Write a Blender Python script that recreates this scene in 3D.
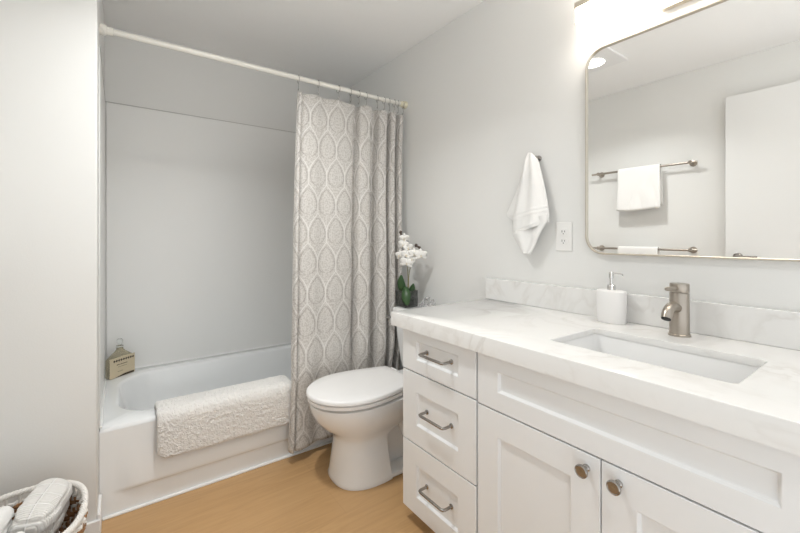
import bpy, bmesh, math, random
from mathutils import Vector, Matrix, noise
random.seed(7)
for o in list(bpy.data.objects): bpy.data.objects.remove(o)
SC = bpy.context.scene
COL = SC.collection
PI = math.pi

# ------------------------------------------------------------------ camera
cam = bpy.data.cameras.new('camera'); CAM = bpy.data.objects.new('camera', cam); COL.objects.link(CAM)
CAM.location = (0, 0, 1.15); CAM.rotation_euler = (PI/2, 0, -math.radians(36))
cam.sensor_width = 36; cam.lens = 388/800*36; cam.shift_y = -29.5/800; cam.clip_start = 0.01
SC.camera = CAM
# ------------------------------------------------------------------ world and exposure
w = bpy.data.worlds.new('world'); SC.world = w; w.use_nodes = True
WORLD_UP, WORLD_DOWN = 1.05, 1.8          # soft daylight from the room behind, brightness added from below to lift the ceiling
_N, _L = w.node_tree.nodes, w.node_tree.links
_tc = _N.new('ShaderNodeTexCoord'); _sp = _N.new('ShaderNodeSeparateXYZ'); _mr = _N.new('ShaderNodeMapRange')
_L.new(_tc.outputs['Generated'], _sp.inputs[0]); _L.new(_sp.outputs['Z'], _mr.inputs['Value'])
_mr.inputs['From Min'].default_value = -.5; _mr.inputs['From Max'].default_value = .3; _mr.inputs['To Min'].default_value = WORLD_DOWN; _mr.inputs['To Max'].default_value = WORLD_UP
_L.new(_mr.outputs[0], _N['Background'].inputs[1]); _N['Background'].inputs[0].default_value = (.965, .985, .985, 1)
SC.view_settings.view_transform = 'Standard'; SC.view_settings.look = 'None'
SC.view_settings.gamma = 1; SC.view_settings.use_curve_mapping = False
SC.view_settings.exposure = 0.0
FAN_W, VAN_E = 9.3, 17.5

# ------------------------------------------------------------------ materials
def nmat(name):
    m = bpy.data.materials.new(name); m.use_nodes = True
    return m, m.node_tree.nodes, m.node_tree.links, m.node_tree.nodes['Principled BSDF']
def mat(name, col, rough=.5, metal=0, bump=None, trans=0, coat=0, emit=None, ior=1.45, sheen=0, spec=.5, sss=0):
    m, N, L, b = nmat(name)
    b.inputs['Base Color'].default_value = (*col, 1); b.inputs['Roughness'].default_value = rough
    b.inputs['Metallic'].default_value = metal; b.inputs['Transmission Weight'].default_value = trans
    b.inputs['Coat Weight'].default_value = coat; b.inputs['IOR'].default_value = ior
    b.inputs['Sheen Weight'].default_value = sheen; b.inputs['Specular IOR Level'].default_value = spec
    if emit: b.inputs['Emission Color'].default_value = (*emit[0], 1); b.inputs['Emission Strength'].default_value = emit[1]
    if bump:
        tc = N.new('ShaderNodeTexCoord'); n = N.new('ShaderNodeTexNoise'); bp = N.new('ShaderNodeBump')
        n.inputs['Scale'].default_value = bump[0]; n.inputs['Detail'].default_value = 3
        bp.inputs['Strength'].default_value = bump[1]; bp.inputs['Distance'].default_value = bump[2] if len(bump) > 2 else .002
        L.new(tc.outputs['Object'], n.inputs['Vector']); L.new(n.outputs['Fac'], bp.inputs['Height']); L.new(bp.outputs['Normal'], b.inputs['Normal'])
    return m
def ramp(N, stops):
    r = N.new('ShaderNodeValToRGB'); e = r.color_ramp.elements
    while len(e) < len(stops): e.new(.5)
    for k, (p, c) in enumerate(stops): e[k].position = p; e[k].color = (*c, 1)
    return r
M_wall = mat('wall paint', (.795, .793, .775), .45, bump=(220, .12))
M_ceil = mat('ceiling paint', (.93, .925, .915), .7, bump=(160, .1))
M_trim = mat('white trim paint', (.87, .865, .86), .3)
M_acr = mat('white tub acrylic', (.865, .88, .885), .12, coat=.3)
M_sur = mat('white surround panel', (.85, .85, .835), .35)
M_line = mat('painted shadow gap line', (.55, .54, .52), .7)  # grey stands in for the shadow gap along the surround top
M_cab = mat('white cabinet lacquer', (.82, .828, .832), .32)
M_dark = mat('dark cabinet gap', (.12, .11, .10), .8)
M_cer = mat('white ceramic', (.85, .85, .845), .08, coat=.4)
M_seat = mat('white seat plastic', (.86, .85, .84), .2)
M_nick = mat('brushed nickel', (.44, .395, .345), .28, metal=1, bump=(300, .05))
M_pull = mat('dark brushed nickel', (.36, .34, .32), .25, metal=1)
M_chrome = mat('chrome', (.75, .75, .75), .1, metal=1)
M_frame = mat('champagne metal frame', (.62, .57, .49), .3, metal=1)
M_mirror = mat('mirror silver', (.93, .93, .92), .0, metal=1)
M_towel = mat('white terry cotton', (.88, .87, .85), .95, bump=(420, .5, .003), sheen=.3)
M_mat = mat('white bath mat pile', (.86, .84, .81), .95, bump=(260, .8, .005), sheen=.4)
M_rod = mat('cream enamel rod', (.82, .80, .74), .25)
M_cup = mat('ivory rubber cup', (.80, .75, .58), .5)
M_plate = mat('white switch plastic', (.84, .83, .81), .3)
M_slot = mat('dark slot', (.03, .03, .03), .7)
M_pump = mat('matte white ceramic', (.87, .86, .85), .35)
M_lens = mat('lit fan lens', (.9, .9, .88), .4, emit=((1, .95, .87), 6))
M_diff = mat('lit vanity diffuser', (.9, .88, .84), .4, emit=((1, .92, .83), VAN_E))
M_petal = mat('white orchid petal', (.88, .87, .84), .5, bump=(60, .2))
M_lip = mat('orchid lip', (.72, .66, .55), .5)
M_bud = mat('dark orchid bud', (.10, .075, .06), .5)
M_stem = mat('orchid stem', (.22, .20, .10), .5)
M_leaf = mat('orchid leaf', (.035, .085, .028), .35, bump=(40, .2))
M_peb = mat('dark pebbles', (.045, .04, .035), .5, bump=(90, .4))
M_glass = mat('clear glass', (.95, .97, .96), .02, trans=1, ior=1.45)
M_smoke = mat('smoked glass', (.42, .43, .41), .04, trans=.9, ior=1.3)
M_cryst = mat('clear crystal', (.95, .95, .95), .03, trans=.75, ior=1.5)
M_rattan = mat('brown rattan', (.30, .155, .065), .6, bump=(120, .5, .003))
M_wick = mat('white painted wicker', (.80, .77, .73), .6, bump=(150, .5, .003))
M_kraft = mat('kraft paper', (.64, .55, .39), .8, bump=(200, .1))
M_ink = mat('dark brown ink', (.06, .045, .03), .8)
M_bottle = mat('pale amber glass', (.72, .66, .50), .06, trans=.7, ior=1.4)
M_caulk = mat('white caulk', (.86, .86, .85), .4)

def wood_floor():
    m, N, L, b = nmat('oak plank floor')
    tc = N.new('ShaderNodeTexCoord')
    br = N.new('ShaderNodeTexBrick'); br.offset = .37; br.inputs['Scale'].default_value = 1
    br.inputs['Brick Width'].default_value = 1.22; br.inputs['Row Height'].default_value = .18; br.inputs['Mortar Size'].default_value = .0012
    br.inputs['Color1'].default_value = (.40, .40, .40, 1); br.inputs['Color2'].default_value = (.62, .62, .62, 1); br.inputs['Mortar'].default_value = (.30, .30, .30, 1)
    L.new(tc.outputs['Object'], br.inputs['Vector'])
    mp = N.new('ShaderNodeMapping'); mp.inputs['Scale'].default_value = (1.6, 16, 1); L.new(tc.outputs['Object'], mp.inputs['Vector'])
    n = N.new('ShaderNodeTexNoise'); n.inputs['Scale'].default_value = 1.5; n.inputs['Detail'].default_value = 6; n.inputs['Distortion'].default_value = 2.0
    L.new(mp.outputs[0], n.inputs['Vector'])
    mx = N.new('ShaderNodeMath'); mx.operation = 'MULTIPLY_ADD'; mx.inputs[1].default_value = .55; L.new(br.outputs['Color'], mx.inputs[0])
    mm = N.new('ShaderNodeMath'); mm.operation = 'MULTIPLY'; mm.inputs[1].default_value = .45; L.new(n.outputs['Fac'], mm.inputs[0]); L.new(mm.outputs[0], mx.inputs[2])
    r = ramp(N, [(.28, (.415, .245, .108)), (.5, (.515, .312, .143)), (.75, (.59, .37, .18))]); L.new(mx.outputs[0], r.inputs[0])
    L.new(r.outputs[0], b.inputs['Base Color']); b.inputs['Roughness'].default_value = .42
    bp = N.new('ShaderNodeBump'); bp.inputs['Strength'].default_value = .08; bp.inputs['Distance'].default_value = .002
    L.new(mx.outputs[0], bp.inputs['Height']); L.new(bp.outputs[0], b.inputs['Normal'])
    return m
M_floor = wood_floor()
def quartz():
    m, N, L, b = nmat('veined white quartz')
    tc = N.new('ShaderNodeTexCoord'); n1 = N.new('ShaderNodeTexNoise'); n1.inputs['Scale'].default_value = 3.4; n1.inputs['Detail'].default_value = 5; n1.inputs['Distortion'].default_value = 2.2
    L.new(tc.outputs['Object'], n1.inputs['Vector'])
    r = ramp(N, [(.42, (.81, .805, .79)), (.485, (.76, .745, .725)), (.51, (.72, .705, .68)), (.56, (.81, .805, .79)), (.72, (.82, .815, .80))]); L.new(n1.outputs['Fac'], r.inputs[0])
    n2 = N.new('ShaderNodeTexNoise'); n2.inputs['Scale'].default_value = 5; n2.inputs['Detail'].default_value = 4; L.new(tc.outputs['Object'], n2.inputs['Vector'])
    r2 = ramp(N, [(.40, (.0, .0, .0)), (.62, (1, 1, 1))]); L.new(n2.outputs['Fac'], r2.inputs[0])
    mx = N.new('ShaderNodeMix'); mx.data_type = 'RGBA'; mx.inputs['A'].default_value = (.81, .805, .79, 1)
    L.new(r2.outputs[0], mx.inputs['Factor']); L.new(r.outputs[0], mx.inputs['B'])
    L.new(mx.outputs['Result'], b.inputs['Base Color']); b.inputs['Roughness'].default_value = .14
    return m
M_quartz = quartz()
def curtain_mat():
    m, N, L, b = nmat('ogee print fabric')
    uv = N.new('ShaderNodeUVMap'); uv.uv_map = 'UVMap'; sp = N.new('ShaderNodeSeparateXYZ'); L.new(uv.outputs[0], sp.inputs[0])
    def M(op, a, c=None, d=None):
        n = N.new('ShaderNodeMath'); n.operation = op
        for k, v in enumerate((a, c, d)):
            if v is None: continue
            if isinstance(v, (int, float)): n.inputs[k].default_value = v
            else: L.new(v, n.inputs[k])
        return n.outputs[0]
    W_, H_ = .112, .16
    U, V = sp.outputs[0], sp.outputs[1]
    def cell(du, dv):
        # lens-shaped cell two rows tall with a pointed top; x in -w/2..w/2, t 0 at the foot, 1 at the point
        x = M('ABSOLUTE', M('SUBTRACT', M('MULTIPLY', M('FRACT', M('ADD', M('DIVIDE', U, W_), du)), W_), W_/2))
        t = M('FRACT', M('ADD', M('DIVIDE', V, 2*H_), dv))
        d = M('MULTIPLY', M('SUBTRACT', 1, t), 2)
        def arch(q): return M('SINE', M('MULTIPLY', M('MINIMUM', M('MAXIMUM', M('DIVIDE', q, .64), 0), 1), PI/2))
        f = M('MULTIPLY', M('SUBTRACT', arch(d), arch(M('SUBTRACT', d, 1))), W_/2)
        return x, t, f
    def line(d, wd):   # 1 on the line, 0 away
        return M('SUBTRACT', 1, M('SMOOTH_MIN', M('DIVIDE', M('ABSOLUTE', d), wd), 1, .3))
    x1, t1, f1 = cell(0, 0); x2, t2, f2 = cell(.5, .5)
    L1 = M('MAXIMUM', line(M('SUBTRACT', x1, f1), .0046), line(M('SUBTRACT', x2, f2), .0046))
    # leaf shape inside each cell's wide part, dotted outline and veined heart
    def leaf(x, t, k):
        q = M('DIVIDE', M('SUBTRACT', t, .70-.03*(1-k)), .225*(.35+.65*k))
        v = M('MULTIPLY', M('ADD', q, 1), .5)
        lo = M('MAXIMUM', v, 0); hi = M('MAXIMUM', M('SUBTRACT', 1, v), 0)
        base = M('MULTIPLY', M('POWER', lo, .5), M('POWER', hi, .85))
        g = M('SUBTRACT', M('MULTIPLY', base, W_*.41*k/.40), M('MULTIPLY', M('LESS_THAN', base, .0001), .02))
        return M('SUBTRACT', x, g)
    le = [leaf(x1, t1, 1), leaf(x2, t2, 1)]; li = [leaf(x1, t1, .62), leaf(x2, t2, .62)]; lc = [leaf(x1, t1, .3), leaf(x2, t2, .3)]
    out = M('MAXIMUM', line(le[0], .0062), line(le[1], .0062))
    inn = M('MAXIMUM', line(li[0], .0035), line(li[1], .0035))
    cen = M('MAXIMUM', line(lc[0], .003), line(lc[1], .003))
    vo = N.new('ShaderNodeTexVoronoi'); vo.inputs['Scale'].default_value = 190; L.new(uv.outputs[0], vo.inputs['Vector'])
    dots = M('GREATER_THAN', .42, vo.outputs['Distance'])
    nz = N.new('ShaderNodeTexNoise'); nz.inputs['Scale'].default_value = 110; L.new(uv.outputs[0], nz.inputs['Vector'])
    sc = M('GREATER_THAN', nz.outputs['Fac'], .5)
    light = M('MAXIMUM', L1, M('MULTIPLY', inn, .55))
    light = M('MAXIMUM', light, M('MULTIPLY', cen, .45))
    light = M('MAXIMUM', light, M('MULTIPLY', sc, .42))
    dark = M('MAXIMUM', M('MULTIPLY', M('MULTIPLY', out, dots), 1.0), M('MULTIPLY', M('MULTIPLY', out, .55), 1))
    mx = N.new('ShaderNodeMix'); mx.data_type = 'RGBA'; mx.inputs['A'].default_value = (.50, .475, .445, 1); mx.inputs['B'].default_value = (.78, .765, .74, 1)
    L.new(M('MINIMUM', light, 1), mx.inputs['Factor'])
    m2 = N.new('ShaderNodeMix'); m2.data_type = 'RGBA'; m2.inputs['B'].default_value = (.29, .265, .24, 1)
    L.new(M('MULTIPLY', M('MULTIPLY', dark, M('SUBTRACT', 1, L1)), .85), m2.inputs['Factor']); L.new(mx.outputs['Result'], m2.inputs['A'])
    L.new(m2.outputs['Result'], b.inputs['Base Color']); b.inputs['Roughness'].default_value = .9
    b.inputs['Sheen Weight'].default_value = .1
    return m
M_curt = curtain_mat()
def plaid():
    m, N, L, b = nmat('windowpane weave cotton')
    uv = N.new('ShaderNodeTexCoord'); br = N.new('ShaderNodeTexBrick'); br.offset = 0; br.inputs['Scale'].default_value = 1
    br.inputs['Brick Width'].default_value = .055; br.inputs['Row Height'].default_value = .045; br.inputs['Mortar Size'].default_value = .003; br.inputs['Mortar Smooth'].default_value = .6
    br.inputs['Color1'].default_value = (.80, .78, .75, 1); br.inputs['Color2'].default_value = (.80, .78, .75, 1); br.inputs['Mortar'].default_value = (.90, .89, .87, 1)
    L.new(uv.outputs['Object'], br.inputs['Vector']); L.new(br.outputs['Color'], b.inputs['Base Color']); b.inputs['Roughness'].default_value = .95
    wv = N.new('ShaderNodeTexWave'); wv.inputs['Scale'].default_value = 55; wv.bands_direction = 'Y'; L.new(uv.outputs['Object'], wv.inputs['Vector'])
    ad = N.new('ShaderNodeMath'); ad.operation = 'MULTIPLY_ADD'; ad.inputs[1].default_value = .5; L.new(wv.outputs['Fac'], ad.inputs[0]); L.new(br.outputs['Fac'], ad.inputs[2])
    bp = N.new('ShaderNodeBump'); bp.inputs['Strength'].default_value = .7; bp.inputs['Distance'].default_value = .004
    L.new(ad.outputs[0], bp.inputs['Height']); L.new(bp.outputs[0], b.inputs['Normal'])
    return m
M_plaid = plaid()

# ------------------------------------------------------------------ helpers
def obj(name, bm, m, parent=None, smooth=True, bevel=0, angle=35, seg=2):
    bmesh.ops.recalc_face_normals(bm, faces=bm.faces)
    me = bpy.data.meshes.new(name); bm.to_mesh(me); bm.free()
    if smooth:
        for p in me.polygons: p.use_smooth = True
        me.set_sharp_from_angle(angle=math.radians(angle))
    o = bpy.data.objects.new(name, me); COL.objects.link(o); me.materials.append(m)
    if bevel:
        b = o.modifiers.new('bevel', 'BEVEL'); b.width = bevel; b.segments = seg; b.limit_method = 'ANGLE'; b.angle_limit = math.radians(40)
    if parent: 
        o.parent = parent; o.matrix_parent_inverse = Matrix.Translation(-Vector(world_loc(parent)))
    return o
def world_loc(o):
    return Vector(o.location) if o.type == 'EMPTY' else Vector((0, 0, 0))
def tag(o, label, cat, group=None):
    o['label'] = label; o['category'] = cat
    if group: o['group'] = group
    return o
def thing(name, label, cat, loc=(0, 0, 0), group=None):
    o = bpy.data.objects.new(name, None); COL.objects.link(o); o.location = loc; o.empty_display_size = .05
    return tag(o, label, cat, group)
def struct(name, bm, m, **k):
    o = obj(name, bm, m, **k); o['kind'] = 'structure'; return o
def B(): return bmesh.new()
def box(bm, x0, x1, y0, y1, z0, z1):
    v = [bm.verts.new(p) for p in ((x0,y0,z0),(x1,y0,z0),(x1,y1,z0),(x0,y1,z0),(x0,y0,z1),(x1,y0,z1),(x1,y1,z1),(x0,y1,z1))]
    for f in ((0,1,2,3),(4,7,6,5),(0,4,5,1),(1,5,6,2),(2,6,7,3),(3,7,4,0)): bm.faces.new([v[i] for i in f])
    return bm
def loft(bm, rings, cap0=True, cap1=True, closed=True):
    R = [[bm.verts.new(p) for p in r] for r in rings]
    n = len(R[0])
    for a, b in zip(R, R[1:]):
        for i in range(n if closed else n-1):
            j = (i+1) % n
            bm.faces.new((a[i], a[j], b[j], b[i]))
    if cap0: bm.faces.new(R[0][::-1])
    if cap1: bm.faces.new(R[-1])
    return R
def lathe(bm, prof, c=(0, 0, 0), seg=24, axis='Z', cap=True):
    rings = []
    for r, z in prof:
        ring = []
        for k in range(seg):
            a = 2*PI*k/seg; x, y = r*math.cos(a), r*math.sin(a)
            p = (x, y, z) if axis == 'Z' else ((z, x, y) if axis == 'X' else (x, z, y))
            ring.append((c[0]+p[0], c[1]+p[1], c[2]+p[2]))
        rings.append(ring)
    loft(bm, rings, cap, cap); return bm
def tube(bm, pts, r, seg=10, caps=True, closed=False):
    pts = [Vector(p) for p in pts]; n = len(pts); rings = []
    up = None
    for i, p in enumerate(pts):
        if closed: t = pts[(i+1) % n]-pts[i-1]
        else: t = pts[min(i+1, n-1)]-pts[max(i-1, 0)]
        t.normalize()
        if up is None: up = t.orthogonal().normalized()
        else:
            up = up - t*up.dot(t); up = up.normalized() if up.length > 1e-6 else t.orthogonal().normalized()
        s = t.cross(up); rr = r[i] if isinstance(r, (list, tuple)) else r
        rings.append([p+(up*math.cos(2*PI*k/seg)+s*math.sin(2*PI*k/seg))*rr for k in range(seg)])
    if closed:
        R = [[bm.verts.new(q) for q in ring] for ring in rings]
        for i in range(n):
            a, b = R[i], R[(i+1) % n]
            for k in range(seg): j = (k+1) % seg; bm.faces.new((a[k], a[j], b[j], b[k]))
    else: loft(bm, rings, caps, caps)
    return bm
def catmull(P, n):
    out = []
    P = [Vector(p) for p in P]
    for i in range(len(P)-1):
        a, b, c, d = P[max(i-1, 0)], P[i], P[i+1], P[min(i+2, len(P)-1)]
        for k in range(n):
            t = k/n
            out.append(.5*((2*b)+(c-a)*t+(2*a-5*b+4*c-d)*t*t+(3*b-a-3*c+d)*t**3))
    out.append(P[-1]); return out
def rrect(cx, cy, hx, hy, r, n=8):
    pts = []
    for (sx, sy, a0) in ((1, 1, 0), (-1, 1, 90), (-1, -1, 180), (1, -1, 270)):
        for k in range(n+1):
            a = math.radians(a0+90*k/n); pts.append((cx+sx*(hx-r)+r*math.cos(a), cy+sy*(hy-r)+r*math.sin(a)))
    return pts
def sph(bm, c, r, seg=12, rings=8, sc=(1, 1, 1)):
    prof = [(r*math.sin(PI*k/rings), -r*math.cos(PI*k/rings)) for k in range(1, rings)]
    rr = []
    for a, z in prof: rr.append([(c[0]+sc[0]*a*math.cos(2*PI*k/seg), c[1]+sc[1]*a*math.sin(2*PI*k/seg), c[2]+sc[2]*z) for k in range(seg)])
    loft(bm, rr); return bm
def smooth01(x, a, b):
    t = max(0, min(1, (x-a)/(b-a))); return t*t*(3-2*t)
def lerp(tab, t):
    for (a, x), (b, y) in zip(tab, tab[1:]):
        if t <= b: return x+(y-x)*(t-a)/(b-a) if t > a else x
    return tab[-1][1]

# ------------------------------------------------------------------ the room
XL, XR, YB, YF, ZC = -.40, 1.522, 2.80, -.03, 2.365
WX, WY = -.063, 1.83            # wing wall corner beside the tub
struct('floor', box(B(), XL-.1, XR+.1, YF-.12, YB+.1, -.06, 0), M_floor)
struct('ceiling', box(B(), XL-.1, XR+.1, YF-.12, YB+.1, ZC, ZC+.08), M_ceil)
struct('wall_right', box(B(), XR, XR+.1, YF-.12, YB+.1, 0, ZC), M_wall)
struct('wall_left', box(B(), XL-.1, XL, YF-.12, YB+.1, 0, ZC), M_wall)
struct('wall_back', box(B(), XL, XR, YB, YB+.1, 0, ZC), M_wall)
struct('wall_wing', box(B(), XL, WX, WY, YB, 0, ZC), M_wall, bevel=.004)
bm = B(); box(bm, XL, WX+.010, WY-.012, WY, 0, .10)
struct('baseboard_wing', bm, M_trim, bevel=.002)
bm = B(); box(bm, WX, WX+.010, WY, 1.974, 0, .115)
struct('baseboard_side', bm, M_trim, bevel=.002)
struct('baseboard_left', box(B(), XL, XL+.012, .86, WY-.012, 0, .10), M_trim, bevel=.002)
struct('baseboard_right', box(B(), XR-.012, XR, 1.34, 1.985, 0, .10), M_trim, bevel=.002)
# surround panels round the tub, up to the line on the wall
SZ = 1.925
def panel(bm, x0, x1, y0, y1): box(bm, x0, x1, y0, y1, .372, SZ)
struct('trim_1', box(B(), WX+.008, XR-.004, YB-.008, YB, .372, SZ), M_sur, bevel=.003)
struct('trim_2', box(B(), WX, WX+.003, 1.99, YB, .372, SZ), M_sur, bevel=.003)
struct('trim_3', box(B(), XR-.004, XR, 2.07, YB-.008, .372, SZ), M_sur, bevel=.003)
bm = B(); tube(bm, [(WX+.012, 1.984, .004), (XR, 1.984, .004)], .007, 8)
struct('trim_4', bm, M_caulk)
bm = B(); tube(bm, [(WX+.006, YB-.012, .372), (XR-.006, YB-.012, .372)], .006, 8); tube(bm, [(WX+.006, YB-.012, .372), (WX+.006, 2.0, .372)], .005, 8)
struct('trim_5', bm, M_caulk)
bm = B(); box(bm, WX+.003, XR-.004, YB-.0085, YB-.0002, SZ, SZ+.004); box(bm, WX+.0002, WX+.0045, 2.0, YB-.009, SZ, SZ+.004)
struct('trim_6', bm, M_line, smooth=False)  # thin strip added as a painted shadow line over the panels
# open door leaf folded back against the left wall (seen in the mirror)
d = struct('door_1', box(B(), -.355, -.322, 0.0, .832, .012, 2.095), mat('white door paint', (.80, .80, .79), .35), bevel=.002)
bm = B(); lathe(bm, [(.026, 0), (.026, .008), (.02, .012)], (-.322, .765, 1.02), 20, 'X'); tube(bm, [(-.312, .765, 1.02), (-.275, .765, 1.02), (-.270, .755, 1.02), (-.270, .66, 1.02)], .009, 10)
obj('door_handle', bm, M_pull, d)
for z in (.25, 1.05, 1.85): obj('hinge', box(B(), -.36, -.322, -.018, -.0005, z-.045, z+.045), M_nick, d)

# ------------------------------------------------------------------ bathtub
def bathtub():
    t = thing('bathtub', 'white alcove bathtub with a plain apron, in front of the pale surround', 'bathtub', (.73, 2.39, 0))
    x0, x1, y0, y1 = WX+.0008, XR-.002, 1.99, YB-.009
    cx, cy, hx, hy = (0.0+1.44)/2, (2.075+2.685)/2, .72, .305
    def inner(ins, z, r):
        return [(x, y, z) for x, y in rrect(cx, cy, hx-ins, hy-ins*.8, r, 12)]
    inn = rrect(cx, cy, hx, hy, .19, 12)
    def outer(ins, z):
        pts = []
        a0, a1, b0, b1 = x0+ins, x1-ins, y0+ins, y1-ins
        n = 12
        for (sx, sy, seq) in ((a1, b1, 0), (a0, b1, 1), (a0, b0, 2), (a1, b0, 3)):
            for k in range(n+1):
                px, py = inn[len(pts)]
                if k == 0: q = (a1, py) if seq == 0 else ((px, b1) if seq == 1 else ((a0, py) if seq == 2 else (px, b0)))
                elif k == n: q = (px, b1) if seq == 0 else ((a0, py) if seq == 1 else ((px, b0) if seq == 2 else (a1, py)))
                else:
                    f = k/n
                    s0 = {0: (a1, inn[0][1]), 1: (inn[13][0], b1), 2: (a0, inn[26][1]), 3: (inn[39][0], b0)}[seq]
                    s1 = {0: (inn[12][0], b1), 1: (a0, inn[25][1]), 2: (inn[38][0], b0), 3: (a1, inn[51][1])}[seq]
                    c = (sx, sy)
                    q = (s0[0]+(c[0]-s0[0])*f*2, s0[1]+(c[1]-s0[1])*f*2) if f <= .5 else (c[0]+(s1[0]-c[0])*(f-.5)*2, c[1]+(s1[1]-c[1])*(f-.5)*2)
                pts.append((q[0], q[1], z))
        return pts
    bm = B()
    rings = [outer(0, 0), outer(0, .352), outer(.003, .364), outer(.012, .370), inner(-.012, .370, .2), inner(-.002, .367, .195), inner(.006, .358, .19), inner(.03, .25, .18), inner(.06, .12, .17), inner(.10, .085, .15), inner(.2, .075, .1)]
    loft(bm, rings)
    obj('basin', bm, M_acr, t, angle=60)
    # apron skin: panel stands proud above a soft ledge that fades out at the left
    bm = B(); nx, nz = 70, 48; G = []
    for i in range(nx+1):
        x = x0+.001+(x1-x0-.002)*i/nx; col = []
        for k in range(nz+1):
            z = .352*k/nz
            S = smooth01(x, -.01, .06); D = .014*S*smooth01(z, .088, .102)*(1-.93*smooth01(z, .10, .34))
            col.append(bm.verts.new((x, y0-.001-D, z)))
        G.append(col)
    for i in range(nx):
        for k in range(nz): bm.faces.new((G[i][k], G[i+1][k], G[i+1][k+1], G[i][k+1]))
    o = obj('apron', bm, M_acr, t, angle=80)
    bm = B(); lathe(bm, [(.035, 0), (.035, .006), (.028, .01), (.0, .01)][:3], (1.34, 2.38, .078), 20); obj('drain', bm, M_chrome, t)
    return t
bathtub()

# ------------------------------------------------------------------ bath mat draped over the tub edge
def bath_mat():
    prof = catmull([(2.118, .26), (2.112, .33), (2.100, .372), (2.075, .386), (2.035, .389), (1.992, .387), (1.968, .374), (1.960, .345), (1.958, .28), (1.958, .19)], 14)
    L = [0]
    for a, b in zip(prof, prof[1:]): L.append(L[-1]+(b-a).length)
    T = L[-1]; nx, ns = 260, 170
    def at(s):
        for i in range(len(L)-1):
            if s <= L[i+1]:
                f = (s-L[i])/(L[i+1]-L[i]); p = prof[i].lerp(prof[i+1], f); t = (prof[i+1]-prof[i]).normalized(); return p, Vector((t.y, -t.x))
        t = (prof[-1]-prof[-2]).normalized(); return prof[-1], Vector((t.y, -t.x))
    bm = B(); top, bot = [], []
    for j in range(ns+1):
        s = T*j/ns; p, n = at(s); n = -n if n.y < 0 and p.y > .37 else n
        ra, rb = [], []
        for i in range(nx+1):
            f = i/nx
            e = s-(T-.05)
            ins = .05-math.sqrt(max(0, .05**2-max(0, e)**2)) if e > 0 else 0
            ins += .003*noise.noise((0, s*40, 3))
            x = .135+ins+(.600-2*ins)*f
            hem = .012*noise.noise((x*6, 0, 1))*smooth01(s, T*.6, T)
            edge = min(1, min(f, 1-f)*nx/5, (ns-j)/5, j/5); edge = math.sqrt(max(0, edge))
            h = .007+.008*edge+.0042*edge*noise.noise((x*210, s*210, 0))+.003*edge*noise.noise((x*70, s*70, 5))
            q = Vector((p.x, p.y))
            no = Vector((-1, 0)) if p.y < .345 and p.x < 2.0 else n
            ra.append(bm.verts.new((x, q.x+no.x*h, q.y+no.y*h+(-hem if p.x < 1.97 and p.y < .35 else 0))))
            rb.append(bm.verts.new((x, q.x+no.x*.001, q.y+no.y*.001+(-hem if p.x < 1.97 and p.y < .35 else 0))))
        top.append(ra); bot.append(rb)
    for j in range(ns):
        for i in range(nx):
            bm.faces.new((top[j][i], top[j][i+1], top[j+1][i+1], top[j+1][i])); bm.faces.new((bot[j][i], bot[j+1][i], bot[j+1][i+1], bot[j][i+1]))
        bm.faces.new((top[j][0], top[j+1][0], bot[j+1][0], bot[j][0])); bm.faces.new((top[j][nx], bot[j][nx], bot[j+1][nx], top[j+1][nx]))
    for i in range(nx):
        bm.faces.new((top[0][i], bot[0][i], bot[0][i+1], top[0][i+1])); bm.faces.new((top[ns][i], top[ns][i+1], bot[ns][i+1], bot[ns][i]))
    tag(obj('bath_mat', bm, M_mat, angle=180), 'fluffy white bath mat draped over the front edge of the bathtub', 'bath mat')
bath_mat()

# ------------------------------------------------------------------ shower rod, rings, curtain
RY, RZ = 2.03, 2.012
t = thing('shower_rod', 'cream tension rod spanning the tub from wall to wall, curtain hanging on it', 'curtain rod', (.73, RY, RZ))
bm = B(); tube(bm, [(WX+.004, RY, RZ), (XR-.002, RY, RZ)], .0125, 16); obj('pole', bm, M_rod, t)
for x, s, m in ((WX+.0005, 1, M_rod), (XR-.0005, -1, M_cup)):
    bm = B(); lathe(bm, [(.023, 0), (.023, s*.012), (.021, s*.014), (.021, s*.024), (.017, s*.026), (.016, s*.046), (.013, s*.048)], (x, RY, RZ), 20, 'X'); obj('end_cup', bm, m, t)
# fold path: x along the rod from the free edge, y towards (-) or away from (+) the viewer
FOLD = [(0, .012), (.006, -.012), (.018, -.016), (.026, .004), (.045, -.012), (.10, -.020), (.16, -.008), (.22, -.016), (.29, -.014), (.345, .0), (.362, .034), (.376, .030), (.385, -.020), (.41, -.036), (.455, -.030), (.470, .026), (.490, .036), (.508, .030), (.520, -.030), (.55, -.042), (.572, -.030), (.580, .030), (.595, .036), (.606, -.030), (.63, -.040), (.646, .026), (.660, .034), (.672, -.030), (.695, -.030), (.710, .012), (.724, .018)]
path = catmull([(a, b, 0) for a, b in FOLD], 9)
Ltot = 0; ARC = [0]
for a, b in zip(path, path[1:]): Ltot += (b-a).length; ARC.append(Ltot)
ZT, ZB = 1.942, .062
def curt(p, s, z):
    k = (ZT-z)/(ZT-ZB)
    x = .790+p.x+(-.092+(-.02)*(p.x/.73))*k**1.1
    yc = RY-.088*smooth01(k, .05, .86)
    amp = (.75+.55*k)*(1-.35*math.exp(-((z-.36)/.12)**2))
    y = yc+p.y*amp+.006*math.sin(s*9+k*5)*k+.004*noise.noise((s*5, z*3, 2))
    x += .006*noise.noise((s*4, z*2.2, 9))*k
    y -= .020*(1-smooth01(s, .08, .2))*(1-smooth01(z, .40, .6))
    if z < .42: y = min(y, 1.968)
    elif z < .8: y = min(y, 1.968+(z-.42)*.2)
    sag = .010*abs(math.sin(PI*s/Ltot*9))*max(0, 1-k*20)
    return (x, y, z-sag)
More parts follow.
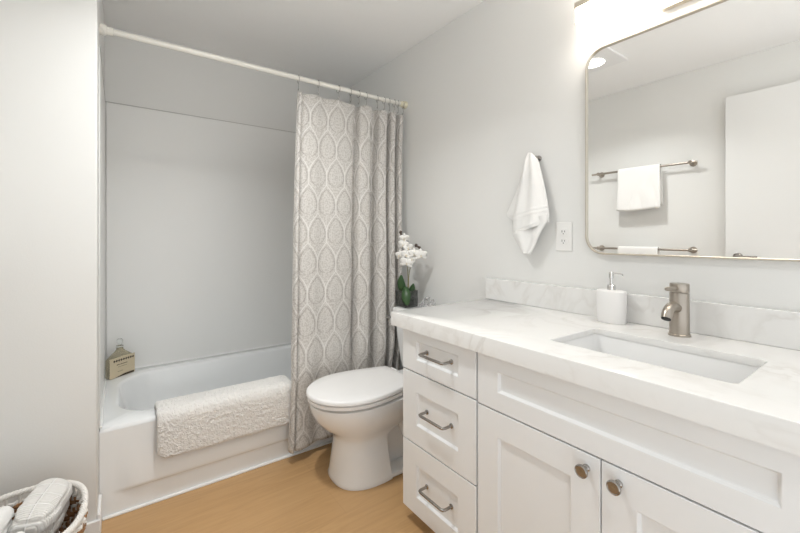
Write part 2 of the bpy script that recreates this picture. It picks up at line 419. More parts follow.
t = thing('shower_curtain', 'taupe shower curtain printed with a pale ogee leaf pattern, drawn to the right', 'shower curtain', (1.12, 1.97, 0.06))
bm = B(); uvl = bm.loops.layers.uv.new('UVMap'); nz = 110; G = []
for i, p in enumerate(path):
    G.append([bm.verts.new(curt(p, ARC[i], ZT+(ZB-ZT)*k/nz)) for k in range(nz+1)])
for i in range(len(path)-1):
    for k in range(nz):
        f = bm.faces.new((G[i][k], G[i+1][k], G[i+1][k+1], G[i][k+1]))
        for lp, (ii, kk) in zip(f.loops, ((i, k), (i+1, k), (i+1, k+1), (i, k+1))): lp[uvl].uv = (ARC[ii], ZT+(ZB-ZT)*kk/nz)
cl = obj('cloth', bm, M_curt, t, angle=180)
so = cl.modifiers.new('thick', 'SOLIDIFY'); so.thickness = .0018; so.offset = 0
# rings on the rod
ring0 = None
for n, s in enumerate((.012, .13, .235, .30, .37, .445, .56, .64, .75, .83, .92, .985)):
    i = min(range(len(ARC)), key=lambda q: abs(ARC[q]-s*Ltot)); p = curt(path[i], ARC[i], ZT-.012)
    if ring0 is None:
        bm = B(); q = []
        for k in range(20):
            a = 2*PI*k/20; q.append((0, .019*math.sin(a), .019*math.cos(a)-.006))
        tube(bm, q, .0014, 6, closed=True)
        tube(bm, [(0, 0, -.024), (0, -.004, -.034), (.001, -.006, -.048), (.001, -.003, -.062), (.001, .006, -.064), (.001, .008, -.054)], .0013, 6)
        for sgn in (-1, 1): sph(bm, (0, sgn*.008, .0135), .003, 8, 6)
        ring0 = obj('curtain_ring', bm, M_pull); r = ring0
    else: r = ring0.copy(); COL.objects.link(r)
    r.location = (p[0], RY, RZ-.0002)
    r.rotation_euler = (0, 0, random.uniform(-.3, .3))
    tag(r, 'small metal hook ring on the shower rod holding the top of the curtain', 'curtain ring', 'curtain rings on the shower rod')

# ------------------------------------------------------------------ toilet
def toilet():
    Y = 1.66
    t = thing('toilet', 'white two piece toilet with closed lid between the vanity and the tub', 'toilet', (1.0, Y, 0))
    def egg(z, xf, xm, xb, hw, hb, n=20, p=2.0):
        """front half superellipse from tip xf to widest xm, then sides narrowing to half-width hb at xb"""
        pts = []
        for k in range(n+1):
            a = PI/2+PI*k/n      # from +y side round the tip to -y side
            cx, sy = math.cos(a), math.sin(a)
            pts.append((xm+(xm-xf)*math.copysign(abs(cx)**(2/p), cx), Y+hw*math.copysign(abs(sy)**(2/p), sy), z))
        m = 7
        def side(u): return hw+(hb-hw)*(u*u*(1.6-.6*u))
        for k in range(1, m+1): u = k/m; pts.append((xm+(xb-xm)*u, Y-side(u), z))
        for k in range(m, 0, -1): u = k/m; pts.append((xm+(xb-xm)*u, Y+side(u), z))
        return pts
    bm = B()
    S = [(0, .816, 1.0, 1.055, .150, .146, 20, 2.5), (.010, .812, 1.0, 1.058, .152, .148, 20, 2.5), (.022, .816, 1.0, 1.055, .148, .144, 20, 2.5), (.08, .823, .98, 1.05, .136, .132, 20, 2.4), (.15, .829, .96, 1.048, .122, .116, 20, 2.2),
         (.195, .832, .94, 1.05, .118, .110), (.215, .826, .94, 1.07, .123, .112), (.24, .802, .94, 1.12, .138, .12), (.27, .765, .94, 1.20, .156, .13), (.305, .735, .93, 1.24, .173, .14),
         (.34, .719, .92, 1.26, .184, .15), (.368, .712, .92, 1.27, .188, .155), (.380, .712, .92, 1.27, .188, .155), (.385, .735, .92, 1.265, .172, .148)]
    loft(bm, [egg(*s) for s in S])
    # trapway body running back to the wall, with a foot and the shelf under the tank
    def sec(x, hw, z0, z1, r=.03):
        zc, hz = (z0+z1)/2, (z1-z0)/2
        return [(x, a, b) for a, b in rrect(Y, zc, hw, hz, min(r, hw*.9, hz*.9), 5)]
    loft(bm, [sec(1.02, .06, .001, .30), sec(1.12, .058, .001, .27), sec(1.20, .055, .001, .22), sec(1.28, .06, .001, .20), sec(1.36, .065, .001, .20), sec(1.40, .07, .001, .18)])
    loft(bm, [sec(1.03, .146, .0005, .024, .01), sec(1.30, .150, .0005, .024, .01), sec(1.38, .13, .0005, .022, .01), sec(1.40, .11, .0005, .02, .009)])
    loft(bm, [sec(1.16, .14, .30, .391, .04), sec(1.30, .15, .32, .395, .035), sec(1.48, .15, .34, .395, .025)])
    tube(bm, catmull([(1.03, Y-.05, .17), (1.10, Y-.055, .235), (1.17, Y-.06, .225), (1.22, Y-.06, .13), (1.29, Y-.06, .07), (1.37, Y-.06, .09)], 6), .035, 12)
    tube(bm, catmull([(1.03, Y+.05, .17), (1.10, Y+.055, .235), (1.17, Y+.06, .225), (1.22, Y+.06, .13), (1.29, Y+.06, .07), (1.37, Y+.06, .09)], 6), .035, 12)
    obj('bowl', bm, M_cer, t, angle=50)
    bm = B(); loft(bm, [egg(.3905, .725, .92, 1.20, .178, .13), egg(.3915, .708, .92, 1.20, .189, .137), egg(.394, .703, .92, 1.205, .193, .14), egg(.407, .703, .92, 1.205, .193, .14), egg(.410, .710, .92, 1.2, .187, .135)])
    obj('seat', bm, M_seat, t, angle=50)
    bm = B(); loft(bm, [egg(.4105, .722, .92, 1.20, .180, .128), egg(.4135, .716, .92, 1.205, .184, .130), egg(.416, .699, .92, 1.21, .196, .137), egg(.428, .699, .92, 1.21, .196, .137), egg(.433, .703, .92, 1.207, .192, .134), egg(.4355, .713, .92, 1.198, .184, .128), egg(.438, .78, .93, 1.15, .13, .09)])
    obj('lid', bm, M_seat, t, angle=50)
    for sg in (-1, 1):
        bm = B(); tube(bm, [(1.224, Y+sg*.05, .418), (1.224, Y+sg*.105, .418)], .0115, 12); obj('hinge', bm, M_seat, t)
    def tk(z, x0, hw, r=.03): return [(a, b, z) for a, b in rrect((x0+1.508)/2, Y, (1.508-x0)/2, hw, r, 6)]
    bm = B(); loft(bm, [tk(.396, 1.34, .150), tk(.405, 1.325, .165), tk(.55, 1.313, .190), tk(.710, 1.305, .208)])
    tank = obj('tank', bm, M_cer, t, angle=50)
    bm = B(); loft(bm, [tk(.7105, 1.300, .213), tk(.717, 1.294, .217), tk(.732, 1.294, .217), tk(.739, 1.300, .211), tk(.742, 1.315, .20)])
    obj('tank_lid', bm, M_cer, t, angle=50)
    bm = B(); lathe(bm, [(.013, 0), (.013, -.006), (.008, -.008), (.008, -.018)], (1.307, Y+.165, .684), 16, 'X')
    tube(bm, catmull([(1.289, Y+.165, .684), (1.285, Y+.185, .684), (1.284, Y+.207, .683), (1.284, Y+.229, .682)], 4), [.007]*9+[.008, .009, .010, .007], 10)
    obj('flush_lever', bm, M_chrome, t)
toilet()

# ------------------------------------------------------------------ vanity
XF = .945           # face of doors and drawers
def shaker(y0, y1, z0, z1, py0, py1, pz0, pz1, dep=.010, th=.018, ch=.006):
    bm = B(); x = XF
    def rect(xx, a0, a1, b0, b1): return [bm.verts.new((xx, a0, b0)), bm.verts.new((xx, a1, b0)), bm.verts.new((xx, a1, b1)), bm.verts.new((xx, a0, b1))]
    bk = rect(x+th, y0, y1, z0, z1); fo = rect(x, y0, y1, z0, z1); fi = rect(x, py0, py1, pz0, pz1); re = rect(x+dep, py0+ch, py1-ch, pz0+ch, pz1-ch)
    for a, b in ((bk, fo), (fo, fi), (fi, re)):
        for i in range(4): j = (i+1) % 4; bm.faces.new((a[i], a[j], b[j], b[i]))
    bm.faces.new(bk); bm.faces.new(re); return bm
CAB_T, CAB_B = .783, .058
def carcass(y0, y1):
    bm = B(); x0, x1 = XF+.0195, XR-.003
    rects = [[(x0, y0), (x1, y0), (x1, y1), (x0, y1)], [(x0+.018, y0+.018), (x1-.012, y0+.018), (x1-.012, y1-.018), (x0+.018, y1-.018)]]
    R = lambda q, z: [(x, y, z) for x, y in rects[q]]
    loft(bm, [R(0, CAB_B), R(0, CAB_T), R(1, CAB_T), R(1, CAB_B+.018)]); return bm
G2 = .0024
# drawer unit
ds = thing('drawer_cabinet', 'white drawer unit with three stacked drawers at the toilet end of the vanity', 'cabinet', (1.23, 1.077, 0))
obj('body', carcass(.8765, 1.280), M_cab, ds, bevel=.001)
obj('toe_kick', box(B(), 1.02, XR-.003, .8765, 1.278, 0, CAB_B-.0005), M_cab, ds)
zs = ((.617, .778, .668, .742), (.335, .617, .412, .540), (.058, .335, .130, .255))
labs = ('uppermost', 'middle', 'lowest')
for (z0, z1, p0, p1), hz in zip(zs, (.708, .482, .197)):
    dr = obj('drawer', shaker(.8765+G2, 1.280, z0+G2, z1-G2, .962, 1.192, p0, p1), M_cab, ds, bevel=.0012)
    bm = B(); a, b_ = 1.003, 1.137; o_ = XF-.033
    q = [(XF+.009, a, hz), (XF-.022, a, hz), (XF-.030, a+.003, hz), (o_, a+.011, hz), (o_, b_-.011, hz), (XF-.030, b_-.003, hz), (XF-.022, b_, hz), (XF+.009, b_, hz)]
    tube(bm, q, .0052, 12)
    for y in (a, b_): lathe(bm, [(.009, .009), (.009, .006), (.006, .004)], (XF, y, hz), 14, 'X')
    obj('handle', bm, M_pull, dr)
# sink unit
ss = thing('sink_cabinet', 'white two door sink unit with a long false front and round knobs', 'cabinet', (1.23, .47, 0))
obj('body', carcass(.065, .8735), M_cab, ss, bevel=.001)
obj('toe_kick', box(B(), 1.02, XR-.003, .068, .8735, 0, CAB_B-.0005), M_cab, ss)
obj('false_front', shaker(.065, .8735-G2, .612+G2, .778, .158, .790, .671, .734), M_cab, ss, bevel=.0012)
for y0, y1, p0, p1, ky in ((.474+G2*.7, .8735-G2, .552, .790, .509), (.065, .474-G2*.7, .150, .393, .432)):
    dr = obj('door', shaker(y0, y1, CAB_B+G2, .612-G2, p0, p1, .14, .532), M_cab, ss, bevel=.0012)
    bm = B(); lathe(bm, [(.009, 0), (.009, -.003), (.0055, -.006), (.005, -.014), (.008, -.018), (.0155, -.022), (.0165, -.025), (.0160, -.028), (.0135, -.0295), (.0125, -.0285)], (XF, ky, .575), 24, 'X')
    obj('knob', bm, M_pull, dr)
# countertop with sink cut-out
CT, CB, CX, CY0, CY1 = .84, .785, .920, .03, 1.33
HX0, HX1, HY0, HY1 = 1.052, 1.315, .245, .682
def countertop():
    t = thing('countertop', 'white veined stone vanity top with rectangular sink cut-out', 'countertop', (1.22, .68, CB))
    bm = B()
    hole = rrect((HX0+HX1)/2, (HY0+HY1)/2, (HX1-HX0)/2, (HY1-HY0)/2, .014, 6)
    n = 7
    def outer(ins, z):
        a0, a1, b0, b1 = CX+ins, XR-.001, CY0+ins, CY1-ins
        pts = []
        for c, seq in (((a1, b1), 0), ((a0, b1), 1), ((a0, b0), 2), ((a1, b0), 3)):
            for k in range(n):
                f = k/(n-1); px, py = hole[len(pts)]
                s0 = {0: (a1, hole[0][1]), 1: (hole[7][0], b1), 2: (a0, hole[14][1]), 3: (hole[21][0], b0)}[seq]
                s1 = {0: (hole[6][0], b1), 1: (a0, hole[13][1]), 2: (hole[20][0], b0), 3: (a1, hole[27][1])}[seq]
                pts.append(((s0[0]+(c[0]-s0[0])*f*2, s0[1]+(c[1]-s0[1])*f*2) if f <= .5 else (c[0]+(s1[0]-c[0])*(f-.5)*2, c[1]+(s1[1]-c[1])*(f-.5)*2))+(z,))
        return pts
    H = lambda z, e=0: [((HX0+HX1)/2+(x-(HX0+HX1)/2)*(1+e), (HY0+HY1)/2+(y-(HY0+HY1)/2)*(1+e), z) for x, y in hole]
    loft(bm, [H(CT-.02), outer(.062, CT-.02), outer(.060, CB), outer(.0, CB), outer(0, CT-.004), outer(.0012, CT-.0012), outer(.004, CT), H(CT, .012), H(CT-.003), H(CT-.02)], False, False)
    bmesh.ops.remove_doubles(bm, verts=bm.verts, dist=1e-6)
    obj('slab', bm, M_quartz, t, angle=40)
    tag(obj('backsplash', box(B(), XR-.021, XR-.0008, CY0, 1.335, CT+.0005, .944), M_quartz, bevel=.0015), 'low upright strip of veined white stone along the wall behind the faucet', 'backsplash')
countertop()
# undermount sink
s_ = thing('sink', 'white rectangular undermount basin set into the stone vanity top', 'sink', ((HX0+HX1)/2, (HY0+HY1)/2, .68))
bm = B(); cx, cy, hx, hy = (HX0+HX1)/2, (HY0+HY1)/2, (HX1-HX0)/2, (HY1-HY0)/2
def rr(e, z, r): return [(x, y, z) for x, y in rrect(cx, cy, hx+e, hy+e, r, 6)]
loft(bm, [rr(-.02, .590, .04), rr(.012, .64, .03), rr(.012, .806, .03), rr(.020, .807, .03), rr(.020, .8192, .03), rr(.003, .8192, .022), rr(.001, .816, .022), *[rr(-.004-.05*(1-math.cos(PI/2*k/8)), .652-.05*math.sin(PI/2*k/8), .03+.02*k/8) for k in range(9)], rr(-.10, .600, .02)])
obj('basin', bm, M_cer, s_, angle=50)
bm = B(); lathe(bm, [(.022, 0), (.022, .002), (.017, .003), (.012, .0015)], (cx+.02, cy, .6006), 20); obj('drain', bm, M_chrome, s_)

# faucet
FX, FY = 1.432, .472
f = thing('faucet', 'brushed nickel single lever faucet standing behind the sink', 'faucet', (FX, FY, CT))
bm = B(); lathe(bm, [(.030, .0), (.030, .005), (.027, .007), (.0262, .133), (.0252, .135)], (FX, FY, CT), 32); obj('body', bm, M_nick, f)
bm = B(); lathe(bm, [(.0252, .136), (.0262, .138), (.0262, .161), (.025, .164), (.02, .1645)], (FX, FY, CT), 32)
tube(bm, [(FX-.027, FY, CT+.150), (FX-.045, FY, CT+.151), (FX-.098, FY, CT+.154), (FX-.104, FY, CT+.154)], [.0065, .0065, .0065, .004], 12)
obj('lever', bm, M_nick, f)
bm = B(); tube(bm, catmull([(FX-.015, FY, CT+.086), (FX-.040, FY, CT+.094), (FX-.066, FY, CT+.096), (FX-.090, FY, CT+.086), (FX-.103, FY, CT+.066)], 6), .0145, 18)
obj('spout', bm, M_nick, f)
bm = B(); lathe(bm, [(.0125, 0), (.0125, .004)], (0, 0, 0), 18)
ax = Vector((-.013, 0, -.02)).normalized(); R_ = Vector((0, 0, 1)).rotation_difference(ax).to_matrix().to_4x4()
bmesh.ops.transform(bm, matrix=Matrix.Translation(Vector((FX-.1025, FY, CT+.067)))@R_, verts=bm.verts)
obj('aerator', bm, M_slot, f)

# soap pump
PX, PY = 1.452, .690
t = thing('soap_dispenser', 'oval white ceramic soap pump bottle standing on the stone top beside the faucet', 'soap dispenser', (PX, PY, CT))
bm = B()
def ov(hx, hy, z): return [(PX+hx*math.copysign(abs(math.cos(2*PI*k/40))**.85, math.cos(2*PI*k/40)), PY+hy*math.copysign(abs(math.sin(2*PI*k/40))**.85, math.sin(2*PI*k/40)), z) for k in range(40)]
loft(bm, [ov(.029, .048, CT+.0005), ov(.0305, .0495, CT+.004), ov(.0315, .0505, CT+.06), ov(.0315, .0505, CT+.112), ov(.030, .049, CT+.1155), ov(.026, .045, CT+.117), ov(.012, .015, CT+.118)])
obj('bottle', bm, M_pump, t, angle=50)
bm = B(); lathe(bm, [(.0145, .118), (.0145, .134), (.012, .137), (.0055, .138), (.0055, .160), (.0085, .161), (.0085, .180), (.006, .182)], (PX, PY, CT), 20)
tube(bm, [(PX, PY, CT+.177), (PX, PY-.020, CT+.178), (PX, PY-.036, CT+.176), (PX, PY-.040, CT+.171)], .0032, 8)
obj('pump', bm, M_chrome, t)

# ------------------------------------------------------------------ mirror, outlet, vanity light
t = thing('mirror', 'large wall mirror in a thin champagne metal frame with rounded corners above the sink', 'mirror', (XR, .455, 1.48))
my0, my1, mz0, mz1 = .095, .813, 1.083, 1.880
def mr(ins, x, r): return [(x, a, b) for a, b in rrect((my0+my1)/2, (mz0+mz1)/2, (my1-my0)/2-ins, (mz1-mz0)/2-ins, r, 12)]
bm = B(); loft(bm, [mr(.004, XR-.002, .066), mr(0, XR-.003, .07), mr(0, XR-.024, .07), mr(.001, XR-.025, .069), mr(.005, XR-.025, .065), mr(.006, XR-.024, .064), mr(.006, XR-.0175, .064)], True, False)
obj('frame', bm, M_frame, t, angle=40)
bm = B(); loft(bm, [mr(.0062, XR-.0172, .0638), mr(.0062, XR-.0165, .0638)]); obj('glass', bm, M_mirror, t, smooth=False)
t = thing('power_outlet', 'white double power outlet on the wall between the hung towel and the mirror', 'outlet', (XR, .915, 1.152))
oy, oz = .9155, 1.152
bm = B(); box(bm, XR-.006, XR-.0003, oy-.036, oy+.036, oz-.060, oz+.060); pl = obj('plate', bm, M_plate, t, bevel=.002)
for s in (-1, 1):
    bm = B(); loft(bm, [[(x, a, b) for a, b in rrect(oy, oz+s*.0195, .0165, .014, .009, 6)] for x in (XR-.0055, XR-.0085)]); rc = obj('receptacle', bm, M_plate, t, bevel=.0005)
    bm = B()
    for yy, hh in ((.006, .0045), (-.006, .0035)): box(bm, XR-.0092, XR-.0086, oy+yy-.0011, oy+yy+.0011, oz+s*.0195+.002-hh, oz+s*.0195+.002+hh)
    lathe(bm, [(.0022, 0), (.0022, -.0006)], (XR-.0086, oy, oz+s*.0195-.008), 10, 'X'); obj('slot', bm, M_slot, rc)
bm = B(); lathe(bm, [(.003, 0), (.003, -.001)], (XR-.0061, oy, oz), 10, 'X'); obj('screw', bm, M_plate, t)

t = thing('vanity_light', 'bar shaped vanity light with a glowing diffuser above the mirror', 'wall light', (XR, .46, 1.98))
vy0, vy1 = .10, .806
bm = B(); box(bm, 1.4135, 1.4175, vy0, vy1, 2.024, 2.046); box(bm, 1.412, 1.475, vy1, vy1+.004, 1.966, 2.046); box(bm, 1.412, 1.475, vy0-.004, vy0, 1.966, 2.046); obj('housing', bm, M_frame, t, bevel=.001)
bm = B(); box(bm, 1.418, 1.469, vy0+.0005, vy1-.0005, 1.966, 2.0275); obj('diffuser', bm, M_diff, t, bevel=.004)
bm = B(); box(bm, XR-.024, XR-.0005, .37, .55, 1.925, 2.045); box(bm, 1.4725, XR-.024, .43, .49, 2.0, 2.03); obj('backplate', bm, M_frame, t, bevel=.0015)

# ------------------------------------------------------------------ fan light in the ceiling
t = thing('exhaust_fan', 'square white ceiling exhaust fan with a lit round lens, seen reflected in the mirror', 'exhaust fan', (.37, 1.385, ZC))
bm = B(); box(bm, .205, .535, 1.22, 1.55, ZC-.014, ZC-.0005); obj('grille', bm, M_trim, t, bevel=.004)
bm = B(); lathe(bm, [(.088, -.0145), (.088, -.020), (.082, -.023), (.079, -.020), (.079, -.0145)], (.37, 1.385, ZC), 40); obj('lens_ring', bm, M_trim, t)
bm = B(); lathe(bm, [(.078, -.0150), (.078, -.019), (.06, -.024), (.02, -.026)], (.37, 1.385, ZC), 32); obj('lens', bm, M_lens, t)
la = bpy.data.lights.new('fan_lamp', 'AREA'); la.shape = 'DISK'; la.size = .14; la.energy = FAN_W; la.color = (.97, .985, .98); la.spread = math.radians(128)
lo = bpy.data.objects.new('fan_lamp', la); COL.objects.link(lo); lo.location = (0, 0, -.03); lo.parent = t

# ------------------------------------------------------------------ towels on bars on the left wall
def bar(z, name_label):
    t = thing('towel_bar', name_label, 'towel bar', (XL, 1.37, z), 'towel bars on the wall facing the mirror')
    x = XL+.062
    bm = B(); tube(bm, [(x, .995, z), (x, 1.755, z)], .0085, 12); obj('rail', bm, M_nick, t)
    for y in (1.035, 1.70):
        bm = B(); lathe(bm, [(.024, .0005), (.024, .008), (.012, .011), (.010, .05), (.014, .054), (.014, .070), (.011, .073)], (XL, y, z), 20, 'X'); obj('post', bm, M_nick, t)
    return t
bar(1.69, 'brushed nickel towel bar reflected in the mirror, the higher of the two'); bar(1.055, 'brushed nickel towel bar reflected at the bottom edge of the mirror')
def bar_towel(z, y0, y1, drop_f, drop_b, label, seed):
    x = XL+.062; r = .013; pts = []
    for k in range(13): pts.append((x-r-.004, z-drop_b+drop_b*k/13))
    for k in range(9): a = PI-PI*k/8; pts.append((x+(r+.004*(-1 if k < 4 else 1)*0)*math.cos(a), z+r*math.sin(a)))
    for k in range(1, 19): pts.append((x+r+.002, z-drop_f*k/18))
    bm = B(); G = []; ny = 40
    for j, (px, pz) in enumerate(pts):
        row = []
        for i in range(ny+1):
            f = i/ny; y = y0+(y1-y0)*f
            d = max(0, z-pz)
            front = j > 17
            off = .006*noise.noise((y*9, d*6, seed))*min(1, d*6)+.004*math.sin(y*34+seed)*min(1, d*5)
            yy = y+.012*noise.noise((seed, d*5, f))*min(1, d*4)+(.010*d*(f-.5))
            zz = pz+.008*math.sin(f*5+seed)*(d/.37)
            row.append(bm.verts.new((max(XL+.012, px+(abs(off)+.002 if front else off*.4)), yy, zz)))
        G.append(row)
    for j in range(len(G)-1):
        for i in range(ny): bm.faces.new((G[j][i], G[j][i+1], G[j+1][i+1], G[j+1][i]))
    o = obj('bath_towel', bm, M_towel, angle=180); s = o.modifiers.new('thick', 'SOLIDIFY'); s.thickness = .007; s.offset = 1
    tag(o, label, 'towel')
bar_towel(1.69, 1.225, 1.53, .325, .30, 'white towel folded over the higher bar, reflected in the mirror', 1.3)
bar_towel(1.055, 1.24, 1.53, .34, .30, 'white towel on the lower bar, only its top showing in the mirror', 4.1)

# ------------------------------------------------------------------ hand towel hung from a hook
HY, HZ = 1.037, 1.500
t = thing('towel_hook', 'small dark metal hook on the wall behind the hung hand towel', 'hook', (XR, HY, HZ))
bm = B(); lathe(bm, [(.013, -.0005), (.013, -.006), (.007, -.009), (.006, -.020), (.009, -.023), (.010, -.029), (.008, -.031)], (XR, HY, HZ), 18, 'X'); obj('peg', bm, M_pull, t)
def hand_towel():
    bm = B()
    def sheet(rows, x_of, n=44, sub=12, seed=0):
        # rows: (z_left, y_left, z_right, y_right)
        C = catmull([(a, b, 0) for a, b, _, _ in rows], sub); D = catmull([(c, d, 0) for _, _, c, d in rows], sub); G = []
        for j, (l, r) in enumerate(zip(C, D)):
            k = j/(len(C)-1)
            G.append([bm.verts.new((x_of(k, i/n, seed), l.y+(r.y-l.y)*i/n, l.x+(r.x-l.x)*i/n)) for i in range(n+1)])
        for j in range(len(G)-1):
            for i in range(n): bm.faces.new((G[j][i], G[j][i+1], G[j+1][i+1], G[j+1][i]))
    X0 = XR-.050
    def band(k): return sum(-.0032*math.exp(-((k-c)/.010)**2) for c in (.66, .71, .86))
    # upper fall: bunched at the hook and widening to a folded edge
    def xf(k, f, s):
        g = min(1, k*1.4)
        return min(XR-.014, X0+.016-.028*math.sin(PI*g*.5)*math.sin(PI*(f*.86+.10))**.7+.0075*math.cos(f*13+k*1.5)*min(1, k*4)*(1-.55*k)+.006*noise.noise((f*3, k*3, s))*k+band(k+.05*(f-.5)))
    sheet([(1.526, 1.070, 1.524, 1.052), (1.505, 1.080, 1.505, 1.034), (1.474, 1.089, 1.476, 1.016), (1.386, 1.108, 1.387, .991), (1.297, 1.130, 1.308, .972), (1.240, 1.141, 1.258, .963), (1.175, 1.143, 1.225, .961), (1.158, 1.141, 1.214, .961)], xf, seed=1)
    # lower corner of the cloth behind the folded edge, swinging to a slanting end
    def xg(k, f, s): return min(XR-.012, X0+.004-.010*math.sin(PI*f)+.008*math.cos(f*9+1)*(1-.3*k)+.005*noise.noise((f*3, k*3, s)))
    sheet([(1.20, 1.140, 1.25, .964), (1.165, 1.142, 1.218, .964), (1.140, 1.131, 1.185, .984), (1.110, 1.112, 1.148, 1.006), (1.086, 1.094, 1.105, 1.028), (1.078, 1.084, 1.076, 1.048)], xg, seed=2)
    # rear layer fanning out to a corner at the left
    def xh(k, f, s): return min(XR-.006, X0+.026-.008*math.sin(PI*f)+.007*math.cos(f*8)*k)
    sheet([(1.518, 1.072, 1.518, 1.056), (1.445, 1.104, 1.45, 1.035), (1.358, 1.143, 1.36, 1.02), (1.286, 1.183, 1.31, 1.01), (1.256, 1.198, 1.27, 1.00), (1.236, 1.176, 1.23, 1.00), (1.215, 1.140, 1.19, 1.00)], xh, seed=3)
    bmesh.ops.remove_doubles(bm, verts=bm.verts, dist=1e-6)
    o = obj('hand_towel', bm, M_towel, angle=180); s = o.modifiers.new('thick', 'SOLIDIFY'); s.thickness = .005; s.offset = 0
    tag(o, 'white hand towel hanging from the hook above the vanity backsplash', 'towel')
hand_towel()

# ------------------------------------------------------------------ orchid in a glass cube on the tank
def orchid():
    cx, cy, z0 = 1.379, 1.830, .7425
    t = thing('potted_orchid', 'white flowering orchid in a square smoked glass pot on the toilet tank', 'plant', (cx, cy, z0))
    hw, H = .046, .095
    bm = B(); th = .004
    def sq(h, z): return [(cx+a*h, cy+b*h, z) for a, b in ((1, 1), (-1, 1), (-1, -1), (1, -1))]
    loft(bm, [sq(hw, z0), sq(hw, z0+H), sq(hw-th, z0+H), sq(hw-th, z0+.006)])
    obj('pot', bm, M_smoke, t, smooth=False, bevel=.001)
    bm = B(); R = random.Random(3)
    for k in range(120):
        sph(bm, (cx+R.uniform(-.035, .035), cy+R.uniform(-.035, .035), z0+.013+R.uniform(0, .042)), R.uniform(.005, .0075), 7, 5, (1, 1, .8))
    o = obj('pebbles', bm, M_peb, t); o['kind'] = 'stuff'
    # camera-independent directions: v points into the room, s along the wall
    v = Vector((-.72, -.69, 0)); s = Vector((.69, -.72, 0)); up = Vector((0, 0, 1))
    def P(a, b, z): return Vector((cx, cy, z0))+s*a+v*b+up*z          # a to the right, b to the viewer, z up
    def leaf(root, tip, bend, wid):
        bm = B(); n = 14; L_ = []
        root, tip = Vector(root), Vector(tip)
        side = (tip-root).cross(v).normalized()
        for k in range(n+1):
            u = k/n; p = root.lerp(tip, u)+bend*math.sin(PI*u*.8); w_ = wid*math.sin(PI*(.08+.9*u))**.7
            L_.append([bm.verts.new(p+side*w_*q-v*.012*(1-q*q)*0+v*.010*abs(q)*-1*(1-u)) for q in (-1, -.5, 0, .5, 1)])
        for a, b in zip(L_, L_[1:]):
            for i in range(4): bm.faces.new((a[i], a[i+1], b[i+1], b[i]))
        o = obj('leaf', bm, M_leaf, t, angle=180); m = o.modifiers.new('thick', 'SOLIDIFY'); m.thickness = .003
    leaf(P(.0, .0, .05), P(-.018, .01, .185), -s*.020+v*.01, .024)
    leaf(P(.0, .045, .115), P(.016, .068, .018), v*.022, .026)
    leaf(P(.0, -.01, .05), P(.03, -.025, .13), s*.01-v*.01, .018)
    def stem(pts, r=.0022):
        bm = B(); q = catmull(pts, 6); tube(bm, q, r, 8); obj('stem', bm, M_stem, t)
    stem([P(.004, 0, .05), P(.008, .006, .15), P(.004, .008, .25), P(-.008, .006, .34), P(-.030, .004, .405), P(-.036, .004, .425)])
    stem([P(.010, 0, .05), P(.012, .004, .16), P(.022, .010, .225), P(.045, .012, .275), P(.072, .010, .315), P(.085, .010, .330)])
    def flower(c, n, r, roll):
        bm = B(); n = Vector(n).normalized(); a = n.cross(up).normalized(); b = a.cross(n)
        def petal(ang, ln, wd, curl):
            d_ = a*math.cos(ang)+b*math.sin(ang); e = n.cross(d_); G = []
            for k in range(7):
                u = k/6; w_ = wd*math.sin(PI*min(1, .12+.86*u))**.75
                G.append([bm.verts.new(c+d_*(ln*u)+e*w_*q+n*(curl*u*u+.004*(1-q*q)-.006*u*0)) for q in (-1, -.5, 0, .5, 1)])
            for x, y in zip(G, G[1:]):
                for i in range(4): bm.faces.new((x[i], x[i+1], y[i+1], y[i]))
        for k, (an, ln, wd) in enumerate(((90, 1, .5), (210, 1, .5), (330, 1, .5), (22, 1.02, .78), (158, 1.02, .78))):
            petal(math.radians(an+roll), r*ln, r*wd*.62, -.006 if k < 3 else .004)
        o = obj('flower', bm, M_petal, t, angle=180); m = o.modifiers.new('thick', 'SOLIDIFY'); m.thickness = .0012
        bm = B(); q = Matrix.Translation(c+n*.006); sph(bm, c+n*.007-b*.003, .0055, 8, 6, (1, 1, .8)); sph(bm, c+n*.009-b*.010, .0045, 8, 6, (1, 1, 1.3)); obj('lip', bm, M_lip, o)
    for a, b, z, r, d in ((-.012, .012, .400, .032, (-.2, -.5)), (-.016, .014, .362, .037, (-.5, 0)), (.010, .018, .345, .030, (.5, .1)), (-.040, .016, .300, .034, (-.9, .1)), (.002, .026, .305, .036, (.1, 0)), (.004, .028, .258, .041, (.2, -.2)), (.046, .022, .310, .036, (.3, .2)), (.086, .02, .302, .040, (.5, 0)), (.034, .02, .280, .028, (.1, .3))):
        flower(P(a, b, z), v+s*d[0]*.8+up*d[1]*.6, r, random.uniform(-15, 15))
    for a, b, z, r in ((-.036, .004, .436, .009), (-.032, .006, .420, .007), (.058, .012, .358, .0095), (.078, .012, .345, .008), (.070, .010, .350, .006)):
        bm = B(); sph(bm, P(a, b, z), r, 10, 7, (1, 1, 1.2)); obj('bud', bm, M_bud, t)
orchid()
# clear ornament next to the pot
bm = B(); R = random.Random(5); c0 = Vector((1.405, 1.665, .7425))
for k in range(46):
    d = Vector((R.gauss(0, 1), R.gauss(0, 1), abs(R.gauss(0, 1)))).normalized(); p = c0+Vector((d.x*.038, d.y*.045, .008+d.z*.060))
    sph(bm, p, R.uniform(.006, .009), 6, 4)
sph(bm, c0+Vector((0, 0, .014)), .013, 8, 5)
tag(obj('crystal_ornament', bm, M_cryst, smooth=False), 'small clear faceted glass ornament on the toilet tank beside the orchid pot', 'ornament')

